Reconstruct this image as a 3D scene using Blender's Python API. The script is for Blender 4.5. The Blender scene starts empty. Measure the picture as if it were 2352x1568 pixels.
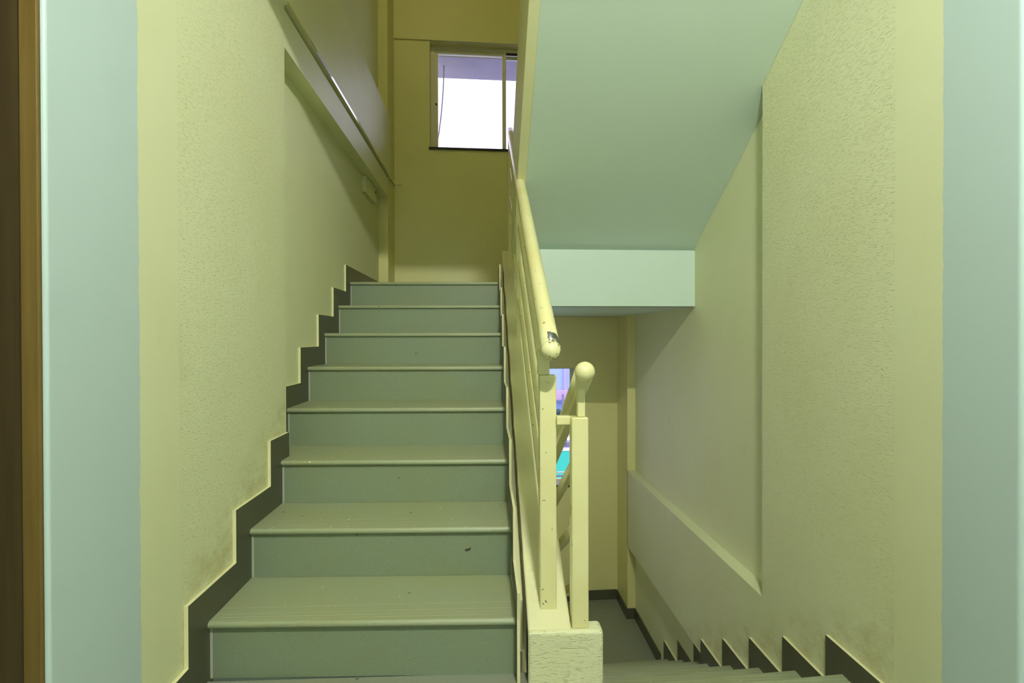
import bpy, bmesh, math, random
from mathutils import Vector, Matrix
random.seed(7)
S = bpy.context.scene
C = S.collection
H = 1.0                      # camera height above the floor of the hall; every z below is written relative to the eye
VS = S.view_settings
S.display_settings.display_device = 'sRGB'
VS.view_transform = 'Standard'; VS.look = 'None'; VS.gamma = 1.0; VS.use_curve_mapping = False
VS.exposure = 0.0

# ------------------------------------------------------------------ materials
def lin(c):
    return tuple(((v/255)/12.92 if v/255 <= .04045 else ((v/255+.055)/1.055)**2.4) for v in c)
class NT:
    def __init__(s, name):
        s.m = bpy.data.materials.new(name); s.m.use_nodes = True
        s.t = s.m.node_tree; s.t.nodes.clear()
        s.out = s.n('ShaderNodeOutputMaterial'); s.p = s.n('ShaderNodeBsdfPrincipled')
        s.l(s.p.outputs[0], s.out.inputs[0])
    def n(s, k, **kw):
        x = s.t.nodes.new(k)
        for a, b in kw.items(): setattr(x, a, b)
        return x
    def l(s, a, b): s.t.links.new(a, b)
    def pos(s): return s.n('ShaderNodeNewGeometry').outputs['Position']
    def obj(s): return s.n('ShaderNodeTexCoord').outputs['Object']
    def mapping(s, vec, scale):
        m = s.n('ShaderNodeMapping'); m.inputs['Scale'].default_value = scale
        s.l(vec, m.inputs['Vector']); return m.outputs[0]
    def noise(s, vec, scale=(1,1,1), detail=3, rough=.55):
        x = s.n('ShaderNodeTexNoise'); x.inputs['Scale'].default_value = 1; x.inputs['Detail'].default_value = detail
        x.inputs['Roughness'].default_value = rough
        s.l(s.mapping(vec, scale), x.inputs['Vector']); return x.outputs['Fac']
    def ramp(s, fac, a, b, lo=0., hi=1.):
        x = s.n('ShaderNodeMapRange'); x.clamp = True
        for k, v in zip(('From Min','From Max','To Min','To Max'), (a, b, lo, hi)): x.inputs[k].default_value = v
        s.l(fac, x.inputs['Value']); return x.outputs[0]
    def math(s, op, a, b=None):
        x = s.n('ShaderNodeMath', operation=op)
        for i, v in enumerate((a, b)):
            if v is None: continue
            if isinstance(v, (int, float)): x.inputs[i].default_value = v
            else: s.l(v, x.inputs[i])
        return x.outputs[0]
    def mix(s, fac, a, b):
        x = s.n('ShaderNodeMix', data_type='RGBA')
        ins = [i for i in x.inputs if i.type == 'RGBA']
        if isinstance(fac, (int, float)): x.inputs[0].default_value = fac
        else: s.l(fac, x.inputs[0])
        for i, v in zip(ins, (a, b)):
            if isinstance(v, tuple): i.default_value = (*v[:3], 1)
            else: s.l(v, i)
        return [o for o in x.outputs if o.type == 'RGBA'][0]
    def color(s, v):
        if isinstance(v, tuple): s.p.inputs['Base Color'].default_value = (*v, 1)
        else: s.l(v, s.p.inputs['Base Color'])
    def rough(s, v):
        if isinstance(v, (int, float)): s.p.inputs['Roughness'].default_value = v
        else: s.l(v, s.p.inputs['Roughness'])
    def bump(s, h, strength=.3, dist=.003):
        b = s.n('ShaderNodeBump'); b.inputs['Strength'].default_value = strength; b.inputs['Distance'].default_value = dist
        s.l(h, b.inputs['Height']); s.l(b.outputs[0], s.p.inputs['Normal'])
    def sep(s, v):
        x = s.n('ShaderNodeSeparateXYZ'); s.l(v, x.inputs[0]); return x.outputs

CREAM = (.755, .775, .49)
MINT = (.60, .72, .62)
REVEAL = (.515, .64, .61)
TILE = (.215, .245, .175)
DIRT = (.46, .37, .10)

def cream_mat(name, rough_tex, stain=None, col=CREAM, edge=None):
    """stain = (a, b): grime gathers just above the line z = a + b*y.  edge = (y, skew, side): paint boundary to mint."""
    t = NT(name); P = t.pos()
    c = t.mix(t.ramp(t.noise(P, (1.7,1.7,1.3), 4), .35, .75), col, tuple(v*f for v, f in zip(col, (.95,.94,.86))))
    spots = t.ramp(t.noise(P, (5.5,5.5,4), 5, .65), .62, .80, 0, .35)
    c = t.mix(spots, c, tuple(v*f for v, f in zip(col, (.78,.72,.5))))
    if stain:
        x = t.sep(P)
        h = t.math('SUBTRACT', x[2], t.math('ADD', t.math('MULTIPLY', x[1], stain[1]), stain[0]))
        m = t.math('MULTIPLY', t.ramp(h, 0, stain[2], 1, 0), t.ramp(t.noise(P, (9,9,13), 4, .7), .42, .75, 0, .6))
        c = t.mix(m, c, DIRT)
    if edge:
        x = t.sep(P)
        yy = t.math('SUBTRACT', t.math('MULTIPLY', t.math('SUBTRACT', x[1], t.math('MULTIPLY', x[0], edge[1])), 1), edge[0])
        yy = t.math('ADD', yy, t.ramp(t.noise(P, (3,3,26), 4), .2, .8, -.004, .004))
        smudge = t.ramp(t.noise(P, (2.2,2.2,2.2), 3), .58, .78, 0, .22)
        mint = t.mix(smudge, REVEAL, tuple(v*.7 for v in REVEAL))
        c = t.mix(t.ramp(yy, -.0008, .0008), mint, c)
    t.color(c); t.rough(.62 if rough_tex else .42)
    n1 = t.noise(P, (56,56,310), 1, .5)
    n2 = t.noise(P, (90,90,300), 3)
    if rough_tex:
        hgt = t.math('ADD', t.ramp(n1, .60, .72, 1, 0), t.math('MULTIPLY', n2, .5))
        t.bump(hgt, .5*rough_tex, .0028)
    else:
        t.bump(t.noise(P, (14,14,14), 3), .12, .004)
    return t.m

def simple(name, col, rough=.5, metal=0., var=.08, scale=6., bump=0., spec=.5):
    t = NT(name); P = t.pos()
    t.color(t.mix(t.noise(P, (scale,)*3, 4), tuple(v*(1+var) for v in col), tuple(v*(1-var) for v in col)))
    t.rough(rough); t.p.inputs['Metallic'].default_value = metal; t.p.inputs['Specular IOR Level'].default_value = spec
    if bump: t.bump(t.noise(P, (scale*9,)*3, 3), bump, .002)
    return t.m

def tile_mat(name, col, grooves=False):
    t = NT(name); P = t.pos(); O = t.obj()
    g = t.noise(P, (260,320,420), 3, .7)
    c = t.mix(t.ramp(g, .3, .7), tuple(v*.82 for v in col), tuple(v*1.14 for v in col))
    d = t.ramp(t.noise(P, (3.1,5,5), 5, .6), .38, .72, 0, .55)
    c = t.mix(d, c, tuple(v*f for v, f in zip(col, (1.02,.92,.66))))
    if grooves:
        y = t.sep(O)[1]
        tot = None
        for q in (.034, .052, .072, .112):
            k = t.ramp(t.math('ABSOLUTE', t.math('SUBTRACT', y, q)), .0008, .0016, 1, 0)
            tot = k if tot is None else t.math('MAXIMUM', tot, k)
        tot = t.math('MULTIPLY', tot, t.ramp(t.noise(P, (12,40,40), 2), .35, .6, .3, .95))
        c = t.mix(tot, c, (.50,.46,.30))
        c = t.mix(t.ramp(y, .004, .016, .35, 0), c, (.50,.54,.38))
        paint = t.ramp(t.noise(P, (42,75,60), 2, .4), .755, .77)
        c = t.mix(paint, c, (.66,.62,.46))
    dark = t.ramp(t.noise(P, (30,40,40), 2, .3), .78, .80)
    c = t.mix(dark, c, (.05,.045,.03))
    t.color(c); t.rough(.42); t.bump(g, .10, .001)
    return t.m

def wood_mat(name, a, b, gloss=.35):
    t = NT(name); P = t.pos()
    g = t.noise(P, (38,38,1.6), 5, .6)
    t.color(t.mix(t.ramp(g, .3, .7), a, b)); t.rough(gloss); t.bump(g, .12, .001)
    return t.m

def rail_mat(name, worn=False):
    t = NT(name); P = t.pos()
    col = (.80, .76, .40)
    c = t.mix(t.ramp(t.noise(P, (5,5,5), 4), .4, .75), col, tuple(v*f for v, f in zip(col, (.93,.90,.80))))
    chip = t.ramp(t.noise(P, (55,30,70), 3, .55), .70, .715)
    c = t.mix(chip, c, (.10,.085,.05))
    metal = None
    if worn:
        x = t.sep(P)
        n = t.ramp(t.noise(P, (60,45,60), 4, .6), .2, .8, -.007, .007)
        y = t.math('ADD', x[1], n)
        m = t.math('MULTIPLY', t.ramp(y, 1.588, 1.590), t.ramp(y, 1.640, 1.641, 1, 0))
        m = t.math('MULTIPLY', m, t.ramp(t.math('ADD', x[0], t.math('MULTIPLY', n, .5)), .1755, .177))
        fleck = t.math('MULTIPLY', t.ramp(t.noise(P, (150,130,150), 3), .50, .53), t.ramp(y, 1.603, 1.614, 1, 0))
        m = t.math('MULTIPLY', m, t.math('SUBTRACT', 1, fleck))
        c = t.mix(m, c, (.06,.072,.048)); metal = m
    t.color(c)
    t.rough(.24 if metal is None else t.ramp(metal, 0, 1, .24, .4))
    t.p.inputs['Coat Weight'].default_value = .25
    t.bump(t.noise(P, (24,24,24), 3), .10, .003)
    return t.m

def emit_mat(name, col, strength):
    t = NT(name); e = t.n('ShaderNodeEmission'); e.inputs[0].default_value = (*col, 1); e.inputs[1].default_value = strength
    t.l(e.outputs[0], t.out.inputs[0]); return t.m

def glass_mat():
    t = NT('window_glass'); tr = t.n('ShaderNodeBsdfTransparent'); gl = t.n('ShaderNodeBsdfGlossy')
    tr.inputs[0].default_value = (.96,.96,.98,1); gl.inputs['Roughness'].default_value = .03
    mx = t.n('ShaderNodeMixShader'); f = t.n('ShaderNodeFresnel'); f.inputs[0].default_value = 1.45
    t.l(f.outputs[0], mx.inputs[0]); t.l(tr.outputs[0], mx.inputs[1]); t.l(gl.outputs[0], mx.inputs[2]); t.l(mx.outputs[0], t.out.inputs[0])
    return t.m

SL = .5707
M = dict(
    rough_l=cream_mat('cream_roller_plaster', 1.15, (H-.732-SL*1.584-.01, SL, .13)),
    rough_r=cream_mat('cream_roller_plaster_right', 1.35, (H-1.079+.545*1.999-.01, -.545, .13)),
    panel=cream_mat('cream_panel_plaster', .35),
    smooth=cream_mat('cream_smooth_plaster', 0),
    plinth=cream_mat('cream_plinth_plaster', 1.7, col=(.74,.74,.47)),
    curb=cream_mat('cream_curb_paint', .35, None, col=(.76,.74,.44)),
    reveal_l=cream_mat('reveal_paint_left', 0, edge=(1.394+.05*.824, .05)),
    reveal_r=cream_mat('reveal_paint_right', 0, edge=(1.487-.05*1.237, .05)),
    hall=simple('hall_taupe_paint', (.26,.25,.20), .6, var=.03, scale=2),
    mint=simple('mint_white_paint', MINT, .5, var=.03, scale=2),
    edge=simple('cream_edge_paint', (.72,.69,.40), .6, var=.12, scale=14),
    grout=simple('pale_grout', (.42,.43,.33), .7),
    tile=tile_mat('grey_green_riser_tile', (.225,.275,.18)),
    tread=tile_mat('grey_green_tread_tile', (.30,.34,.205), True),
    floor=tile_mat('grey_floor_tile', (.25,.27,.20)),
    skirt=tile_mat('dark_skirting_tile', (.080,.082,.050)),
    wood=wood_mat('golden_brown_wood', (.125,.078,.015), (.20,.13,.032)),
    darkwood=wood_mat('dark_brown_wood', (.042,.026,.009), (.070,.045,.015)),
    rail=rail_mat('cream_rail_paint'), worn=rail_mat('cream_rail_paint_worn', True),
    frame=simple('cream_window_aluminium', (.70,.68,.53), .4, var=.04),
    granite=simple('black_sill_stone', (.012,.012,.018), .25),
    black=simple('plain_black', (.01,.01,.012), .5),
    concrete=simple('outdoor_concrete', (.32,.30,.40), .85, var=.22, scale=3, bump=.2),
    bluewall=simple('pale_blue_wall', (.42,.60,.92), .8, var=.06),
    pinkband=simple('pink_band_paint', (.74,.52,.72), .8, var=.15),
    violetwall=simple('lilac_wall_paint', (.50,.47,.74), .8, var=.05),
    turquoise=simple('turquoise_paint', (.03,.56,.42), .6, var=.05),
    white=simple('white_paint', (.75,.75,.78), .5, var=.02),
    bead=simple('glossy_pale_bead', (.62,.58,.36), .07, var=.02),
    far=cream_mat('cream_far_plaster', 0, col=(.72,.69,.31)),
    track=simple('pale_lilac_track', (.62,.60,.72), .4, var=.03),
    leaf=simple('dark_leaf_green', (.03,.09,.10), .7, var=.4, scale=30),
    greybox=simple('slate_grey_paint', (.22,.22,.36), .6),
    ground=simple('outdoor_paving', (.30,.29,.33), .9, var=.1),
    lamp=emit_mat('lamp_glow', (.96,1.,.90), 3300.),
    fill_up=emit_mat('fill_glow_upstairs', (1.,.80,.42), 88.),  # glow of the added fill globe high in the stairwell
    glow=emit_mat('bulkhead_glow', (1.,.97,1.), 6.),
    glass=glass_mat(),
)

for n_, ior in (('bead', 1.9),):
    p_ = M[n_].node_tree.nodes['Principled BSDF']; p_.inputs['IOR'].default_value = ior; p_.inputs['Coat Weight'].default_value = 1.; p_.inputs['Coat Roughness'].default_value = .05
# ------------------------------------------------------------------ mesh helpers
class MB:
    def __init__(s): s.v = []; s.f = []; s.mi = []
    def add(s, vs, fs, mi=0):
        o = len(s.v); s.v += [tuple(p) for p in vs]
        for i, f in enumerate(fs):
            s.f.append([o+k for k in f]); s.mi.append(mi if isinstance(mi, int) else mi[i])
        return s
    def box(s, x0, x1, y0, y1, z0, z1, mi=0, sk=0.):
        vs = [(x, y+sk*x, z) for x in (x0,x1) for y in (y0,y1) for z in (z0,z1)]
        return s.add(vs, [(0,1,3,2),(4,6,7,5),(0,4,5,1),(2,3,7,6),(0,2,6,4),(1,5,7,3)], mi)
    def prism(s, pts, axis, a, b, mi=0, side_mi=None, sk=0.):
        """polygon pts in the two remaining axes, extruded along axis from a to b"""
        n = len(pts)
        def P(u, v, w): return {'x': (w, u+sk*w, v), 'y': (u, w+sk*u, v), 'z': (u, v+sk*u, w)}[axis]
        vs = [P(u, v, a) for u, v in pts] + [P(u, v, b) for u, v in pts]
        fs = [list(range(n)), list(range(2*n-1, n-1, -1))] + [(i, i+n, (i+1) % n+n, (i+1) % n) for i in range(n)]
        sm = mi if side_mi is None else side_mi
        return s.add(vs, fs, [mi, mi] + [sm]*n)
    def bar(s, a, b, w, h, mi=0):
        """rectangular bar between two points, w across (horizontal), h high"""
        a, b = Vector(a), Vector(b); d = (b-a).normalized(); x = d.cross(Vector((0,0,1)))
        x = Vector((1,0,0)) if x.length < 1e-4 else x.normalized(); u = x.cross(d)
        vs = [p + x*i*w/2 + u*j*h/2 for p in (a, b) for i, j in ((-1,-1),(1,-1),(1,1),(-1,1))]
        return s.add(vs, [(0,1,2,3),(7,6,5,4),(0,4,5,1),(1,5,6,2),(2,6,7,3),(3,7,4,0)], mi)
    def tube(s, pts, r, seg=20, mi=0, cap=True):
        pts = [Vector(p) for p in pts]; rings = []
        for i, p in enumerate(pts):
            d = (pts[min(i+1, len(pts)-1)] - pts[max(i-1, 0)]).normalized()
            x = d.cross(Vector((0,0,1))); x = Vector((1,0,0)) if x.length < 1e-4 else x.normalized(); u = x.cross(d)
            rr = r[i] if isinstance(r, (list, tuple)) else r
            rings.append([p + (x*math.cos(q)+u*math.sin(q))*rr for q in (2*math.pi*k/seg for k in range(seg))])
        vs = [q for ring in rings for q in ring]
        fs = [(i*seg+k, i*seg+(k+1) % seg, (i+1)*seg+(k+1) % seg, (i+1)*seg+k) for i in range(len(pts)-1) for k in range(seg)]
        if cap: fs += [list(range(seg-1, -1, -1)), [(len(pts)-1)*seg+k for k in range(seg)]]
        return s.add(vs, fs, mi)
    def ball(s, c, r, mi=0, nu=28, nv=16, squash=(1,1,1)):
        c = Vector(c); vs = []; fs = []
        for j in range(1, nv):
            a = math.pi*j/nv
            for i in range(nu):
                b = 2*math.pi*i/nu
                vs.append(c + Vector((r*squash[0]*math.sin(a)*math.cos(b), r*squash[1]*math.sin(a)*math.sin(b), r*squash[2]*math.cos(a))))
        fs = [(j*nu+i, (j+1)*nu+i, (j+1)*nu+(i+1) % nu, j*nu+(i+1) % nu) for j in range(nv-2) for i in range(nu)]
        t = len(vs); vs += [c+Vector((0,0,r*squash[2])), c-Vector((0,0,r*squash[2]))]
        fs += [(t, i, (i+1) % nu) for i in range(nu)] + [(t+1, (nv-2)*nu+(i+1) % nu, (nv-2)*nu+i) for i in range(nu)]
        return s.add(vs, fs, mi)
    def build(s, name, mats, parent=None, loc=None, smooth=False, bevel=0., seg=2):
        """verts are eye-relative world coordinates; loc (eye-relative) becomes the object's own origin"""
        pl = W(parent) if parent else Vector((0,0,0))
        L = Vector((loc[0], loc[1], loc[2]+H)) if loc else pl
        me = bpy.data.meshes.new(name)
        me.from_pydata([Vector((p[0], p[1], p[2]+H))-L for p in s.v], [], s.f)
        for m in (mats if isinstance(mats, (list, tuple)) else [mats]): me.materials.append(m)
        for p, i in zip(me.polygons, s.mi): p.material_index = i
        bm = bmesh.new(); bm.from_mesh(me); bmesh.ops.recalc_face_normals(bm, faces=bm.faces); bm.to_mesh(me); bm.free()
        o = bpy.data.objects.new(name, me); C.objects.link(o)
        if parent: o.parent = parent
        o.location = L-pl
        if smooth:
            for p in me.polygons: p.use_smooth = True
        if bevel:
            b = o.modifiers.new('bevel', 'BEVEL'); b.width = bevel; b.segments = seg; b.limit_method = 'ANGLE'; b.angle_limit = math.radians(50)
        return o
def W(o):
    v = Vector(o.location)
    while o.parent: o = o.parent; v = v + Vector(o.location)
    return v
def thing(name, label, cat, loc, group=None):
    o = bpy.data.objects.new(name, None); C.objects.link(o); o.location = (loc[0], loc[1], loc[2]+H)
    o.empty_display_size = .1
    return tag(o, label, cat, group)
def tag(o, label, cat, group=None):
    o['label'] = label; o['category'] = cat
    if group: o['group'] = group
    return o
def struct(o, label, cat):
    o['kind'] = 'structure'; o['label'] = label; o['category'] = cat; return o

# ------------------------------------------------------------------ measures (metres, eye-relative z)
t = .30; r = .1712
XL, XLr, XC, XR, XRr = -.824, -.904, .087, 1.237, 1.3075
y0, z0, skL = 1.67, -.829, -.026
FL = -1.0; rR = .163; yR = 1.80; skR = .088
SK = .05
TOP = 4.5
LAND = z0+7*r                 # .369
LOW = FL-9*rR                 # -2.467
BY = 5.25                     # back wall plane y = BY + SK*x
T = .3                        # wall thickness

# ------------------------------------------------------------------ setting: side walls
def arc(cx, cy, rad, a0, a1, n=6):
    return [(cx+rad*math.cos(math.radians(a0+(a1-a0)*i/n)), cy+rad*math.sin(math.radians(a0+(a1-a0)*i/n))) for i in range(n+1)]
yl = lambda y, X: y           # measured depths are taken on the wall itself
w = MB()
# reveal with a rounded arris towards the hall
w.prism([(XL-T,1.17), (XL-.0085,1.17), (XL-.0085,1.109)] + arc(XL-.007, 1.116, .007, -90, 0) + [(XL,1.567),(XL-T,1.567)], 'z', FL-.6, TOP, 0)
w.box(XL-T, XL, 1.567, 2.387, LOW-.2, TOP, 1)
w.box(XLr-T, XLr, 2.387, 5.6, LOW-.2, TOP, 2)
w.box(XLr, XL, 2.387, 4.88, 1.195, 1.350, 3)
w.box(XLr, XL+.010, 2.387, 4.96, 1.370, 1.885, 3)
w.box(XLr, XL, 4.87, 5.26, LOW-.2, TOP, 4)
struct(w.build('wall_left', [M['reveal_l'], M['rough_l'], M['panel'], M['smooth'], M['far']]),
       'cream stairwell wall left of the rising flight, mint near the hall', 'wall')
w = MB()
w.prism([(XR+T,1.256), (XR+T,1.668), (XR,1.668)] + arc(XR+.014, 1.270, .014, 180, 270), 'z', FL-.6, TOP, 0)
w.box(XR, XR+T, 1.668, 2.494, LOW-.2, TOP, 1)
w.box(XRr, XRr+T, 2.494, 5.6, LOW-.2, TOP, 2)
w.box(XR, XRr, 2.494, 4.94, -1.83, -1.165, 1)
w.box(XR, XRr, 4.93, 5.32, LOW-.2, TOP, 4)
struct(w.build('wall_right', [M['reveal_r'], M['rough_r'], M['panel'], M['smooth'], M['far']]),
       'cream stairwell wall right of the descending flight, mint near the hall', 'wall')

# thin bead along the joint of the left beam, wrapping a little onto the back wall
b = MB()
b.box(XL+.010, XL+.0135, 2.39, 4.96, 1.371, 1.390); b.box(XL, XL+.0135, 4.96, 5.19, 1.371, 1.390)
b.box(XL+.0, XL+.075, 5.185, 5.1935, 1.371, 1.380, 0, .02)
struct(b.build('trim_1', M['bead'], bevel=.001), 'thin glossy cream strip along the joint in the beam on the left wall', 'trim')

# back wall, with the two window openings
WX0, WX1 = -.505, .87
UZ0, UZ1, DZ0, DZ1 = 1.735, 2.70, -1.378, -.222
w = MB(); y1 = BY+.26
w.box(XLr-T, WX0, BY, y1, LOW-.2, TOP, 0, SK); w.box(WX1, XRr+T, BY, y1, LOW-.2, TOP, 0, SK)
w.box(WX0, WX1, BY, y1, LOW-.2, DZ0, 0, SK); w.box(WX0, WX1, BY, y1, DZ1, UZ0, 0, SK); w.box(WX0, WX1, BY, y1, UZ1, TOP, 0, SK)
w.box(XL, XR, BY-.014, BY, 2.703, TOP, 0, SK)                      # ring beam above the upper window
w.box(XL, XR, BY-.014, BY+.07, -.283, .193, 0, SK)                     # ring beam above the lower window
struct(w.build('wall_back', [M['far']]), 'cream back wall of the stairwell with both windows', 'wall')

# ------------------------------------------------------------------ windows
def window(name, z0_, z1_, label, both):
    root = thing(name, label, 'window', ((WX0+WX1)/2, BY+.09, z0_)); root['kind'] = 'structure'
    ya, yb = BY+.085, BY+.165
    f = MB(); q = .034
    f.box(WX0, WX0+q, ya, yb, z0_, z1_, 0, SK); f.box(WX1-q, WX1, ya, yb, z0_, z1_, 0, SK)
    f.box(WX0+q, WX1-q, ya, yb, z1_-q, z1_, 0, SK); f.box(WX0+q, WX1-q, ya, yb, z0_, z0_+.012, 0, SK)
    f.build('window_frame', M['frame'], root)
    mid = .178
    for i, (xa, xb, yy) in enumerate(((WX0+q, mid+.018, ya+.008), (mid-.018, WX1-q, ya+.044))):
        s = MB(); g = .034; za, zb_ = z0_+.012, z1_-q
        if i: zb_ -= .012
        s.box(xa, xa+g, yy, yy+.026, za, zb_, 0, SK); s.box(xb-g, xb, yy, yy+.026, za, zb_, 0, SK)
        s.box(xa+g, xb-g, yy, yy+.026, zb_-.030, zb_, 0, SK); s.box(xa+g, xb-g, yy, yy+.026, za, za+.010, 0, SK)
        so = s.build('sash', M['frame'], root)
        p = MB(); p.box(xa+g-.004, xb-g+.004, yy+.011, yy+.015, za+.008, zb_-.028, 0, SK); p.build('pane', M['glass'], so)
        if i == 0:
            k = MB(); k.tube([(xa+.018, yy+SK*xa-.005, z0_+.43), (xa+.018, yy+SK*xa+.004, z0_+.43)], .010, 12); k.build('lock', M['black'], so)
    tr = MB(); tr.box(mid+.02, WX1-q, ya+.004, ya+.030, z1_-q-.011, z1_-q, 0, SK); tr.build('track_gap', M['black'], root)  # dark gap above the rear sash, put in as a black strip
    if z0_ < 0:
        tk = MB()
        for q_ in range(4): tk.box(WX0, WX1, BY+.000+.024*q_, BY+.014+.024*q_, z0_, z0_+.010, 0, SK)
        tk.build('track', M['track'], root)
    si = MB(); si.box(WX0-.008, WX1+.008, BY-.014, ya+.02, z0_-.020, z0_, 0, SK); si.build('window_sill', M['granite'], root)
    return root
window('window_1', UZ0, UZ1, 'upper sliding window with cream frame above the half landing', True)
window('window_2', DZ0, DZ1, 'lower sliding window seen through the stair railing', True)

# ------------------------------------------------------------------ hall in front of (and behind) the eye
f = MB(); f.prism([(XL-1.8,-1.6),(XR+1.6,-1.6),(XR+1.6,1.10),(XR,1.25),(XR,1.36+skR*XR),(.345,1.36+skR*.345),(.345,1.69),(XL,1.69),(XL,1.10),(XL-1.8,1.10)], 'z', FL-.16, FL)
struct(f.build('floor', M['floor']), 'grey tiled floor of the hall at the foot of the rising flight', 'floor')
c = MB(); c.box(XL-1.8, XR+1.6, -1.6, 1.26, 1.95, 2.03)
struct(c.build('ceiling', M['hall']), 'taupe ceiling of the hall over the lamp', 'ceiling')
w = MB(); w.box(XL-1.8, XR+1.6, -1.75, -1.6, FL, 1.95)
struct(w.build('wall_front', M['mint']), 'pale mint wall of the hall behind the viewer', 'wall')
w = MB(); w.box(XL-1.95, XL-1.8, -1.6, 1.25, FL, 1.95); 
struct(w.build('wall_hall_left', M['hall']), 'taupe end wall of the hall on the left', 'wall')
w = MB(); w.box(XR+1.6, XR+1.75, -1.6, 1.4, FL, 1.95); w.box(XR+T, XR+1.6, 1.256, 1.4, FL, 1.95)
struct(w.build('wall_hall_right', M['hall']), 'taupe wall of the hall right of the stair opening', 'wall')
lt = MB(); lt.box(XL, XR, 1.17, 1.44, 1.525, TOP, 0, SK)
struct(lt.build('lintel', M['mint']), 'pale mint lintel over the stair opening', 'lintel')
# wooden door in the hall wall, hard against the left arris of the opening
d = thing('door_1', 'dark brown wooden door with golden brown frame left of the stairs', 'door', (XL-.5, 1.10, FL)); d['kind'] = 'structure'
q = MB(); q.box(XL-.044, XL-.0095, 1.103, 1.165, FL, 1.40)
q.box(XL-1.0, XL-.96, 1.103, 1.165, FL, 1.40); q.box(XL-.96, XL-.044, 1.103, 1.165, 1.34, 1.40)
q.build('door_frame', M['wood'], d, bevel=.003)
q = MB(); q.box(XL-.958, XL-.046, 1.112, 1.15, FL+.005, 1.338); q.build('door_leaf', M['darkwood'], d)
w = MB(); w.box(XL-1.8, XL-1.002, 1.102, 1.25, FL, 1.95); w.box(XL-1.002, XL-.3, 1.17, 1.25, 1.402, 1.95); w.box(XL-1.0, XL-.3, 1.17, 1.25, FL, 1.40)
w.box(XL-1.002, XL-.0095, 1.102, 1.17, 1.402, 1.95)
struct(w.build('wall_hall_front', M['hall']), 'taupe hall wall around the wooden door', 'wall')

# stairwell top
c = MB(); c.box(XLr-T, XRr+T, 1.26, BY+.4, TOP, TOP+.15)
struct(c.build('ceiling_stairwell', M['mint']), 'pale ceiling closing the stairwell above the upper window', 'ceiling')

# ------------------------------------------------------------------ rising flight
up = thing('staircase', 'grey-green tiled flight rising on the left to the upper window', 'staircase', (-.35, 1.7, FL))
yk = lambda k: y0+k*t
zk = lambda k: z0+k*r
OV = .016                     # nosing overhang
TT = .020                     # tread tile thickness
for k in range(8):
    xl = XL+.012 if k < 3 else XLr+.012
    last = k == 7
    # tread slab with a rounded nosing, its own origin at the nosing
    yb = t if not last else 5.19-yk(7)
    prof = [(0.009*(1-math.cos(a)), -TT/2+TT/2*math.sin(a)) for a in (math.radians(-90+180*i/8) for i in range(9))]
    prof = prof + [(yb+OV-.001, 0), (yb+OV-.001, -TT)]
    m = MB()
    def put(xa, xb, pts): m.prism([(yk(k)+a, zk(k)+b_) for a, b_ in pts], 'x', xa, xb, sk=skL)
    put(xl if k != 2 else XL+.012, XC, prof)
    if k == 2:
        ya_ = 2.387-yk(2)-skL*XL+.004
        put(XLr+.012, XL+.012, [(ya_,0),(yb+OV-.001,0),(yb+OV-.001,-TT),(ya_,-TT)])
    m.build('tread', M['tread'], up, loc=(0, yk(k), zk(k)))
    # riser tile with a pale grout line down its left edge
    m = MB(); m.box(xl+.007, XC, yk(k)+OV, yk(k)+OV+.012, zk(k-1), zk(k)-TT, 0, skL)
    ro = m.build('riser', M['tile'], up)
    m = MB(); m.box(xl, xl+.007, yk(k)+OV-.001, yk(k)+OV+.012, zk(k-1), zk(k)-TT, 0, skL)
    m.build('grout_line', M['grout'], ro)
# concrete core
pts = [(yk(0)+OV+.012, FL-.16)]
for k in range(8):
    pts += [(yk(k)+OV+.012, zk(k-1) if k else FL-.16), (yk(k)+OV+.012, zk(k)-TT-.001)]
pts += [(yk(7)+.25, zk(7)-TT-.001), (yk(7)+.25, .193), (yk(7), .193)]
m = MB(); m.prism(pts[1:], 'x', XL+.014, XC, sk=skL); m.build('flight_core', M['mint'], up)
# skirting along the left wall
hs, dd = .099, .107
def skirt(X, thick, k, kk, d_, sk, yy, parent, steps='up', y_end=None):
    pass
for k in range(8):
    Xw = XL if k < 3 else XLr
    e = yk(k)+skL*Xw; n_ = yk(k+1)+skL*Xw-dd if k < 7 else 4.868
    if k == 2: n_ = 2.387
    a = e-dd
    if k == 3: a = 2.389; 
    zb_ = zk(k-1)+hs if k else FL+hs
    pp = [(a, zb_), (a, zk(k)+hs), (n_, zk(k)+hs), (n_, zk(k)), (e+OV, zk(k)), (e+OV, zk(k)-.001), (e+OV, zk(k-1)+.0), (a+.0, zk(k-1))]
    if k == 3: pp = [(a, zk(2)), (a, zk(2)+hs), (e-dd, zk(2)+hs), (e-dd, zk(3)+hs), (n_, zk(3)+hs), (n_, zk(3)), (e+OV, zk(3)), (e+OV, zk(2))]
    if k == 0: pp = [(1.12, FL), (1.12, FL+hs), (a, FL+hs), (a, zk(0)+hs), (n_, zk(0)+hs), (n_, zk(0)), (e+OV, zk(0)), (e+OV, FL)]
    m = MB(); m.prism(pp, 'x', Xw+.0005, Xw+.012, 0, 1)
    so = m.build('skirting', [M['skirt'], M['edge']], up); so['label'] = 'dark grey skirting tile with cream painted edge'
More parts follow.
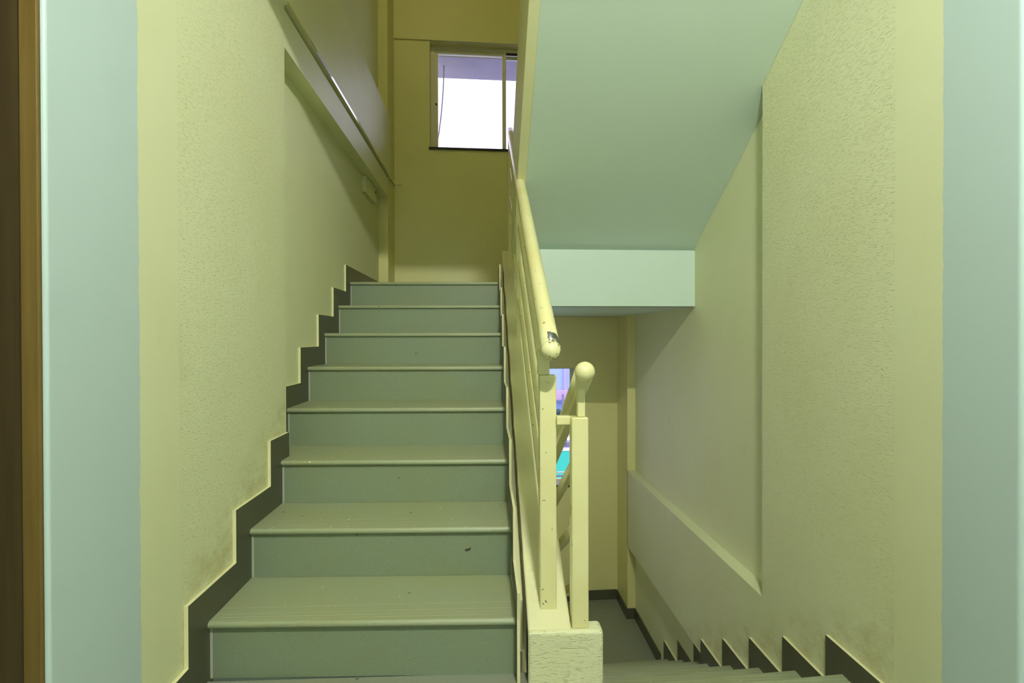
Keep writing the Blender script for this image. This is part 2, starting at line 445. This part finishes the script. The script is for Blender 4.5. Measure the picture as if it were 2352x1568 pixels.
# tile and cream zigzag along the curb on the right of the flight
for k in range(8):
    e = yk(k)+skL*XC; n_ = yk(k+1)+skL*XC-dd if k < 7 else 4.0
    a = e-dd
    zp = zk(k-1)
    pp = [(a, zp), (a, zk(k)+hs), (n_, zk(k)+hs), (n_, zk(k)), (e+OV, zk(k)), (e+OV, zp)]
    if k == 0: pp = [(1.63, FL), (1.63, zk(0)+hs*.2), (e-.05, zk(0)+hs), (n_, zk(0)+hs), (n_, zk(0)), (e+OV, zk(0)), (e+OV, FL)]
    m = MB(); m.prism(pp, 'x', XC+.0005, XC+.0095, 0, 1)
    so = m.build('skirting', [M['skirt'], M['edge']], up)
# curb carrying the railing, and the plinth it springs from
CX0, CX1, cy, cz, cs = .119, .245, 1.62, -.845, .590
m = MB(); ce = 4.12
m.prism([(cy+.01, FL), (cy+.01, cz+.004), (ce, cz+cs*(ce-cy)), (ce, LAND-.15), (cy+.6, FL)], 'x', CX0, CX1)
m.prism([(cy+.18, FL), (cy+.18, cz-.095+cs*.18), (ce, cz-.095+cs*(ce-cy)), (ce, LAND-.15), (cy+.6, FL)], 'x', XC+.009, CX0)
m.build('curb', M['curb'], up, bevel=.006)
m = MB(); m.box(CX0, .337, cy, cy+.066, FL-.25, cz)
m.build('plinth', M['plinth'], up, bevel=.010, seg=3)

# ------------------------------------------------------------------ landings
ld = MB(); ld.box(XC+.26, XRr-.001, 3.50, 5.19, .193, LAND-.004, 0, .02); ld.box(XLr+.001, XC+.26, yk(7)+.29, 5.19, .193, LAND-TT-.002, 0, .0)
ld.box(.215, XRr-.001, 3.475, 3.55, .193, .541, 0, .02)
struct(ld.build('floor_upper_landing', M['mint']), 'half landing slab with pale mint front beam under the upper window', 'landing')
lw = MB(); lw.prism([(XLr,3.2),(.34,3.2),(.34,3.93),(XRr,4.03),(XRr,5.31),(XLr,5.205)], 'z', LOW-.15, LOW)
struct(lw.build('floor_lower_landing', M['floor']), 'grey tiled lower landing at the foot of the descending flight', 'landing')
bs = MB(); hb = .09
bs.box(XL, XR-.012, BY-.012, BY, LOW, LOW+hb, 0, SK); 
struct(bs.build('baseboard_back', M['skirt']), 'dark skirting tile along the back wall of the lower landing', 'baseboard')
bs = MB(); bs.box(XR-.012, XR, 4.918, 5.30, LOW, LOW+hb); bs.box(XR, XRr, 4.918, 4.93, LOW, LOW+hb); bs.box(XRr-.012, XRr, 4.20, 4.918, LOW, LOW+hb)
struct(bs.build('baseboard_right', M['skirt']), 'dark skirting tile along the right wall of the lower landing', 'baseboard')

# ------------------------------------------------------------------ descending flight
dn = thing('staircase', 'grey-green tiled flight descending on the right to the lower landing', 'staircase', (.8, 1.7, FL))
yr = lambda k: yR+k*t
zr = lambda k: FL-(k+1)*rR
XI = .250
for k in range(8):
    xr = XR-.012 if k < 5 else XRr-.012
    xa = XI if yr(k) > 1.9 else .338
    prof = [(-t+OV+.001, 0), (-.009*(1-math.cos(math.radians(90))), 0)]
    nose = [(-.009*(1-math.cos(a)), -TT/2+TT/2*math.sin(a)) for a in (math.radians(90-180*i/8) for i in range(9))]
    td = t if k else t+.14
    prof = [(-td, 0)] + nose + [(-td, -TT)]
    m = MB(); m.prism([(yr(k)+a, zr(k)+b_) for a, b_ in prof], 'x', xa, xr, sk=skR)
    m.build('tread', M['tread'], dn, loc=(0, yr(k), zr(k)))
    m = MB(); m.box(xa, xr, yr(k)-OV-.012, yr(k)-OV, zr(k+1), zr(k)-TT, 0, skR); m.build('riser', M['tile'], dn)
    # skirting on the right wall
    Xw = XR if k < 5 else XRr
    e = yr(k)+skR*XR; dS = .09
    s0 = yr(k-1)+skR*XR+dS if k else 1.70
    if k == 5: s0 = 3.30
    pp = [(s0, zr(k)), (s0, zr(k)+.086), (e+dS, zr(k)+.086), (e+dS, zr(k+1)+(.086 if k < 7 else 0)), (e+dS, zr(k+1)), (e-OV, zr(k+1)), (e-OV, zr(k))]
    if k == 0: pp = [(1.60, FL-rR), (1.28, FL), (1.28, FL+.012), (1.60, FL+.03)] and [(1.46, zr(0)), (1.46, zr(0)+.086), (e+dS, zr(0)+.086), (e+dS, zr(1)), (e-OV, zr(1)), (e-OV, zr(0))]
    m = MB(); m.prism(pp, 'x', Xw-.012, Xw-.0005, 0, 1)
    so = m.build('skirting', [M['skirt'], M['edge']], dn); so['label'] = 'dark grey skirting tile with cream painted edge'
m = MB(); m.prism([(1.352, FL-.001), (1.36, FL-.001), (1.36, FL-rR), (1.352, FL-rR)], 'x', .345, XR-.012, sk=skR)
m.build('riser', M['tile'], dn)
pts = []
for k in range(8): pts += [(yr(k)-t+.001, zr(k)-TT-.001), (yr(k)-OV-.013, zr(k)-TT-.001)]
pts += [(yr(7)-OV-.013, LOW-.02), (yr(7)-.3, LOW-.15)] + [(yr(0)-t+.001, zr(0)-.25)]
m = MB(); m.prism(pts, 'x', XI, XR-.014, sk=skR); m.build('flight_core', M['mint'], dn)
m = MB(); m.prism([(1.687, cz-.03), (4.0, cz-.03-.55*(4.0-1.687)), (4.0, LOW), (3.6, LOW), (1.687, FL-.25)], 'x', XI, .337); m.build('curb', M['curb'], dn, bevel=.006)

# ------------------------------------------------------------------ upper flight (underside seen from below)
uf = thing('staircase', 'pale mint sloping underside of the flight overhead at upper right', 'staircase', (.7, 3.5, .541))
zs = lambda y: .541+.56*(3.536-y)
m = MB(); th = .26
m.prism([(3.536, zs(3.536)), (3.536, zs(3.536)+th), (2.49, zs(2.49)+th), (2.49, zs(2.49))], 'x', .215, XRr-.001)
m.prism([(2.49, zs(2.49)), (2.49, zs(2.49)+th), (1.52, zs(1.52)+th), (1.52, zs(1.52))], 'x', .215, XR-.001)
m.build('flight_underside', M['mint'], uf)
m = MB(); hh = .62
m.prism([(3.62, zs(3.536)-.05), (3.62, zs(3.62)+hh), (1.52, zs(1.52)+hh), (1.52, zs(1.52)-.003), (3.536, zs(3.536)-.003)], 'x', .168, .215)
so = m.build('stringer', M['curb'], uf, bevel=.004); so['label'] = 'cream stringer along the edge of the mint underside'

# ------------------------------------------------------------------ railing (both posts are tied together: one thing)
ra = thing('stair_railing', 'cream painted steel stair railing with round handrails between both flights', 'railing', (.23, 1.66, cz))
HX, HZ, hsl = .185, -.036, .600
def zc(y): return cz+cs*(y-cy)          # curb top
def zh(y): return HZ+hsl*(y-1.605)      # handrail centre line
ys, ye = 1.605, 4.20
hr = MB(); hr.tube([(HX, ys+(ye-ys)*i/24, zh(ys+(ye-ys)*i/24)) for i in range(25)], .0275, 28)
ho = hr.build('handrail', M['worn'], ra, smooth=True); ho['label'] = 'rising handrail with a worn patch of bare grey metal near its end'
m = MB(); m.ball((HX, ys, zh(ys)), .0290); m.build('end_cap', M['worn'], ho, smooth=True)
m = MB(); m.bar((HX-.004, 1.66, zh(1.66)-.040), (HX-.004, 4.18, zh(4.18)-.040), .032, .030); m.build('support_bar', M['rail'], ho, bevel=.003)
def post(x, y, za, zb_, w_, name='newel_post', par=ra):
    m = MB(); m.box(x-w_/2, x+w_/2, y-w_/2, y+w_/2, za, zb_); return m.build(name, M['rail'], par, bevel=.004, seg=3)
P1 = post(.1845, 1.708, zc(1.708)-.03, -.112, .050)
m = MB(); m.box(.155, .190, 1.69, 1.722, -.112, -.035); m.build('neck', M['rail'], P1, bevel=.003)
P2 = post(.185, 3.06, zc(3.06)-.03, zh(3.06)-.05, .045)
P3 = post(.185, 4.09, zc(4.09)-.03, zh(4.09)-.05, .045)
for off in (.195, .395, .595):
    for ya, yb in ((1.733, 3.038), (3.082, 4.068)):
        m = MB(); m.bar((HX, ya, zc(ya)+off+.01), (HX, yb, zc(yb)+off+.01), .026, .030); m.build('mid_rail', M['rail'], ra, bevel=.005, seg=3)
# descending side
RX, RZ = .280, -.097
def zd(y): return RZ-.515*(y-1.602)
hr = MB(); hr.tube([(RX, 1.602+2.4*i/20, zd(1.602+2.4*i/20)) for i in range(21)], .0280, 28)
ho = hr.build('handrail', M['rail'], ra, smooth=True); ho['label'] = 'descending handrail with a smooth ball end'
m = MB(); m.ball((RX, 1.600, RZ), .0287); m.build('end_cap', M['rail'], ho, smooth=True)
m = MB(); m.bar((RX-.003, 1.66, zd(1.66)-.031), (RX-.003, 3.98, zd(3.98)-.031), .030, .022); m.build('support_bar', M['rail'], ho, bevel=.003)
P4 = post(.2725, 1.660, cz, -.232, .049)
m = MB(); m.box(.2665, .2895, 1.645, 1.675, -.232, -.135); m.build('neck', M['rail'], P4, bevel=.004)
m = MB(); m.box(.2085, .250, 1.668, 1.700, -.258, -.232); m.build('link_bar', M['rail'], ra, bevel=.003)
P5 = post(.2875, 3.05, cz-.55*(3.05-1.757)-.02, zd(3.05)-.05, .045)
for off in (.215, .415, .600):
    m = MB(); m.bar((.276, 1.684, zd(1.684)-off), (.276, 3.028, zd(3.028)-off), .026, .030); m.build('mid_rail', M['rail'], ra, bevel=.005, seg=3)

# ------------------------------------------------------------------ small things
jb = thing('junction_box', 'shallow cream junction box cover on the left wall under the beam', 'junction box', (XLr, 4.42, 1.075))
m = MB(); m.box(XLr, XLr+.028, 4.235, 4.62, 1.075, 1.193); m.build('cover', M['smooth'], jb, bevel=.003)
m = MB(); m.tube([(XLr+.026, 4.585, 1.16), (XLr+.031, 4.585, 1.16)], .009, 12); m.build('screw', M['black'], jb)

lp = thing('ceiling_lamp', 'short fluorescent lamp hanging from the hall ceiling', 'lamp', (.35, -.15, 1.95))
m = MB(); m.tube([(.25, -.15, 1.82), (.45, -.15, 1.82)], .016, 16); m.build('lamp_tube', M['lamp'], lp, smooth=True)
m = MB(); m.box(.22, .48, -.17, -.13, 1.87, 1.95); m.box(.225, .245, -.16, -.14, 1.805, 1.87); m.box(.455, .475, -.16, -.14, 1.805, 1.87)
m.build('lamp_holder', M['white'], lp)

fill2 = thing('ceiling_lamp', 'unseen glowing globe added under the stairwell ceiling as fill light', 'lamp', (-.6, 2.1, TOP))  # added fill source out of view, brightens the upper back wall
m = MB(); m.ball((-.6, 2.1, TOP-.14), .09); m.build('fill_globe', M['fill_up'], fill2, smooth=True)
m = MB(); m.tube([(-.6, 2.1, TOP-.06), (-.6, 2.1, TOP)], .06, 20); m.build('fill_base', M['white'], fill2)

# ------------------------------------------------------------------ outside
ov = MB(); ov.box(-1.5, 2.0, 5.56, 6.02, 2.715, 2.80, 0, SK)
tag(ov.build('sunshade', M['concrete']), 'grey concrete sunshade slab projecting outside the upper window', 'sunshade')
cb = MB(); Y = 5.72
cb.tube([(-.41, Y, 2.715), (-.414, Y, 2.55), (-.425, Y, 2.38), (-.440, Y, 2.21), (-.462, Y, 2.04), (-.487, Y, 1.90), (-.51, Y, 1.70)], .006, 8)
tag(cb.build('cable', M['greybox'], smooth=True), 'thin cable hanging from the sunshade outside the upper window', 'cable')

def ogr():
    g = MB(); g.box(-12, 14, 5.6, 30, -6.2, -6.0)
    return struct(g.build('ground', M['ground']), 'paved ground far below outside the lower window', 'ground')
ogr()
hs_ = thing('building', 'pale blue building with pink ledge across from the lower window', 'building', (1.5, 9.5, -6.0))
m = MB(); m.box(-1.5, 4.5, 9.5, 12, -6.0, -.2); m.build('facade', M['bluewall'], hs_)
m = MB(); m.box(-1.5, 4.5, 9.35, 9.5, -1.05, -.88); m.build('ledge', M['pinkband'], hs_)
for x in (.55, .95, 1.3, 1.75):
    m = MB(); m.box(x, x+.05, 9.46, 9.5, -.88, -.2); m.build('pilaster', M['violetwall'], hs_)
m = MB(); m.tube([(-1.5, 8.6, -.955), (4.5, 8.6, -.955)], .012, 8); m.tube([(1.17, 8.6, -2.6), (1.17, 8.6, -.86)], .02, 8)
tag(m.build('fence', M['greybox']), 'thin dark rail with a post in front of the pale blue building', 'fence')
m = MB()
for i in range(26):
    a = random.random()*6.28; q = random.random()
    m.ball((1.02+.22*q*math.cos(a), 8.1+.15*q*math.sin(a), -1.13+.07*random.random()), .035, nu=8, nv=6)
tag(m.build('bush', M['leaf'], smooth=True), 'small dark green bush outside the lower window', 'bush')
wl = thing('garden_wall', 'lilac outdoor wall beyond the lower window', 'wall', (1.5, 8.4, -6))
m = MB(); m.box(-1.5, 4.5, 8.4, 8.5, -6, -1.2); m.build('panel', M['violetwall'], wl)
m = MB(); m.box(-1.5, 4.5, 8.36, 8.54, -1.2, -1.16); m.build('coping', M['pinkband'], wl)
bl = thing('outdoor_lamp', 'small glowing white lamp on the lilac outdoor wall', 'lamp', (1.23, 8.34, -1.49))
m = MB(); m.ball((1.2326, 8.34, -1.489), .042, squash=(1,.6,.6)); m.build('lamp_shade', M['glow'], bl, smooth=True)
m = MB(); m.box(1.22, 1.245, 8.34, 8.40, -1.50, -1.48); m.build('bracket', M['white'], bl)
mb = MB(); mb.box(1.172, 1.248, 8.30, 8.399, -1.62, -1.535)
tag(mb.build('meter_box', M['greybox'], bevel=.01), 'slate grey box below the glowing outdoor lamp', 'box')
tq = thing('hoarding', 'turquoise panel with white top edge seen through the lower window', 'panel', (.4, 7.95, -6))
m = MB(); m.box(-.6, 1.205, 7.90, 8.02, -6, -1.585); m.build('body', M['turquoise'], tq, bevel=.02)
m = MB(); m.box(-.6, 1.205, 7.895, 8.025, -1.585, -1.560); m.build('rim', M['white'], tq, bevel=.005)
ra2 = thing('balcony_rail', 'white striped balcony rail just outside the lower window', 'rail', (.6, 5.75, -1.40))
for i, zz in enumerate((-1.452, -1.428, -1.402)):
    m = MB(); m.bar((-.6, 5.72+.05*i, zz), (1.5, 5.82+.05*i, zz), .02, .012); m.build('bar', M['white'] if i != 1 else M['greybox'], ra2)

# ------------------------------------------------------------------ sky, camera
wd = bpy.data.worlds.new('sky'); S.world = wd; wd.use_nodes = True
bg = wd.node_tree.nodes['Background']; bg.inputs[0].default_value = (.80, .76, 1.0, 1); bg.inputs[1].default_value = 2.6

yaw, pit, rol = .046, -.0068, -.0023
fw = Vector((math.sin(yaw)*math.cos(pit), math.cos(yaw)*math.cos(pit), math.sin(pit)))
r0 = Vector((math.cos(yaw), -math.sin(yaw), 0)); u0 = r0.cross(fw)
R_ = r0*math.cos(rol)+u0*math.sin(rol); U_ = -r0*math.sin(rol)+u0*math.cos(rol)
cd = bpy.data.cameras.new('camera'); cam = bpy.data.objects.new('camera', cd); C.objects.link(cam)
mt = Matrix((R_, U_, -fw)).transposed().to_4x4(); mt.translation = Vector((0, 0, H)); cam.matrix_world = mt
cd.sensor_width = 36; cd.lens = 36*1307/2352; cd.clip_start = .02
S.camera = cam
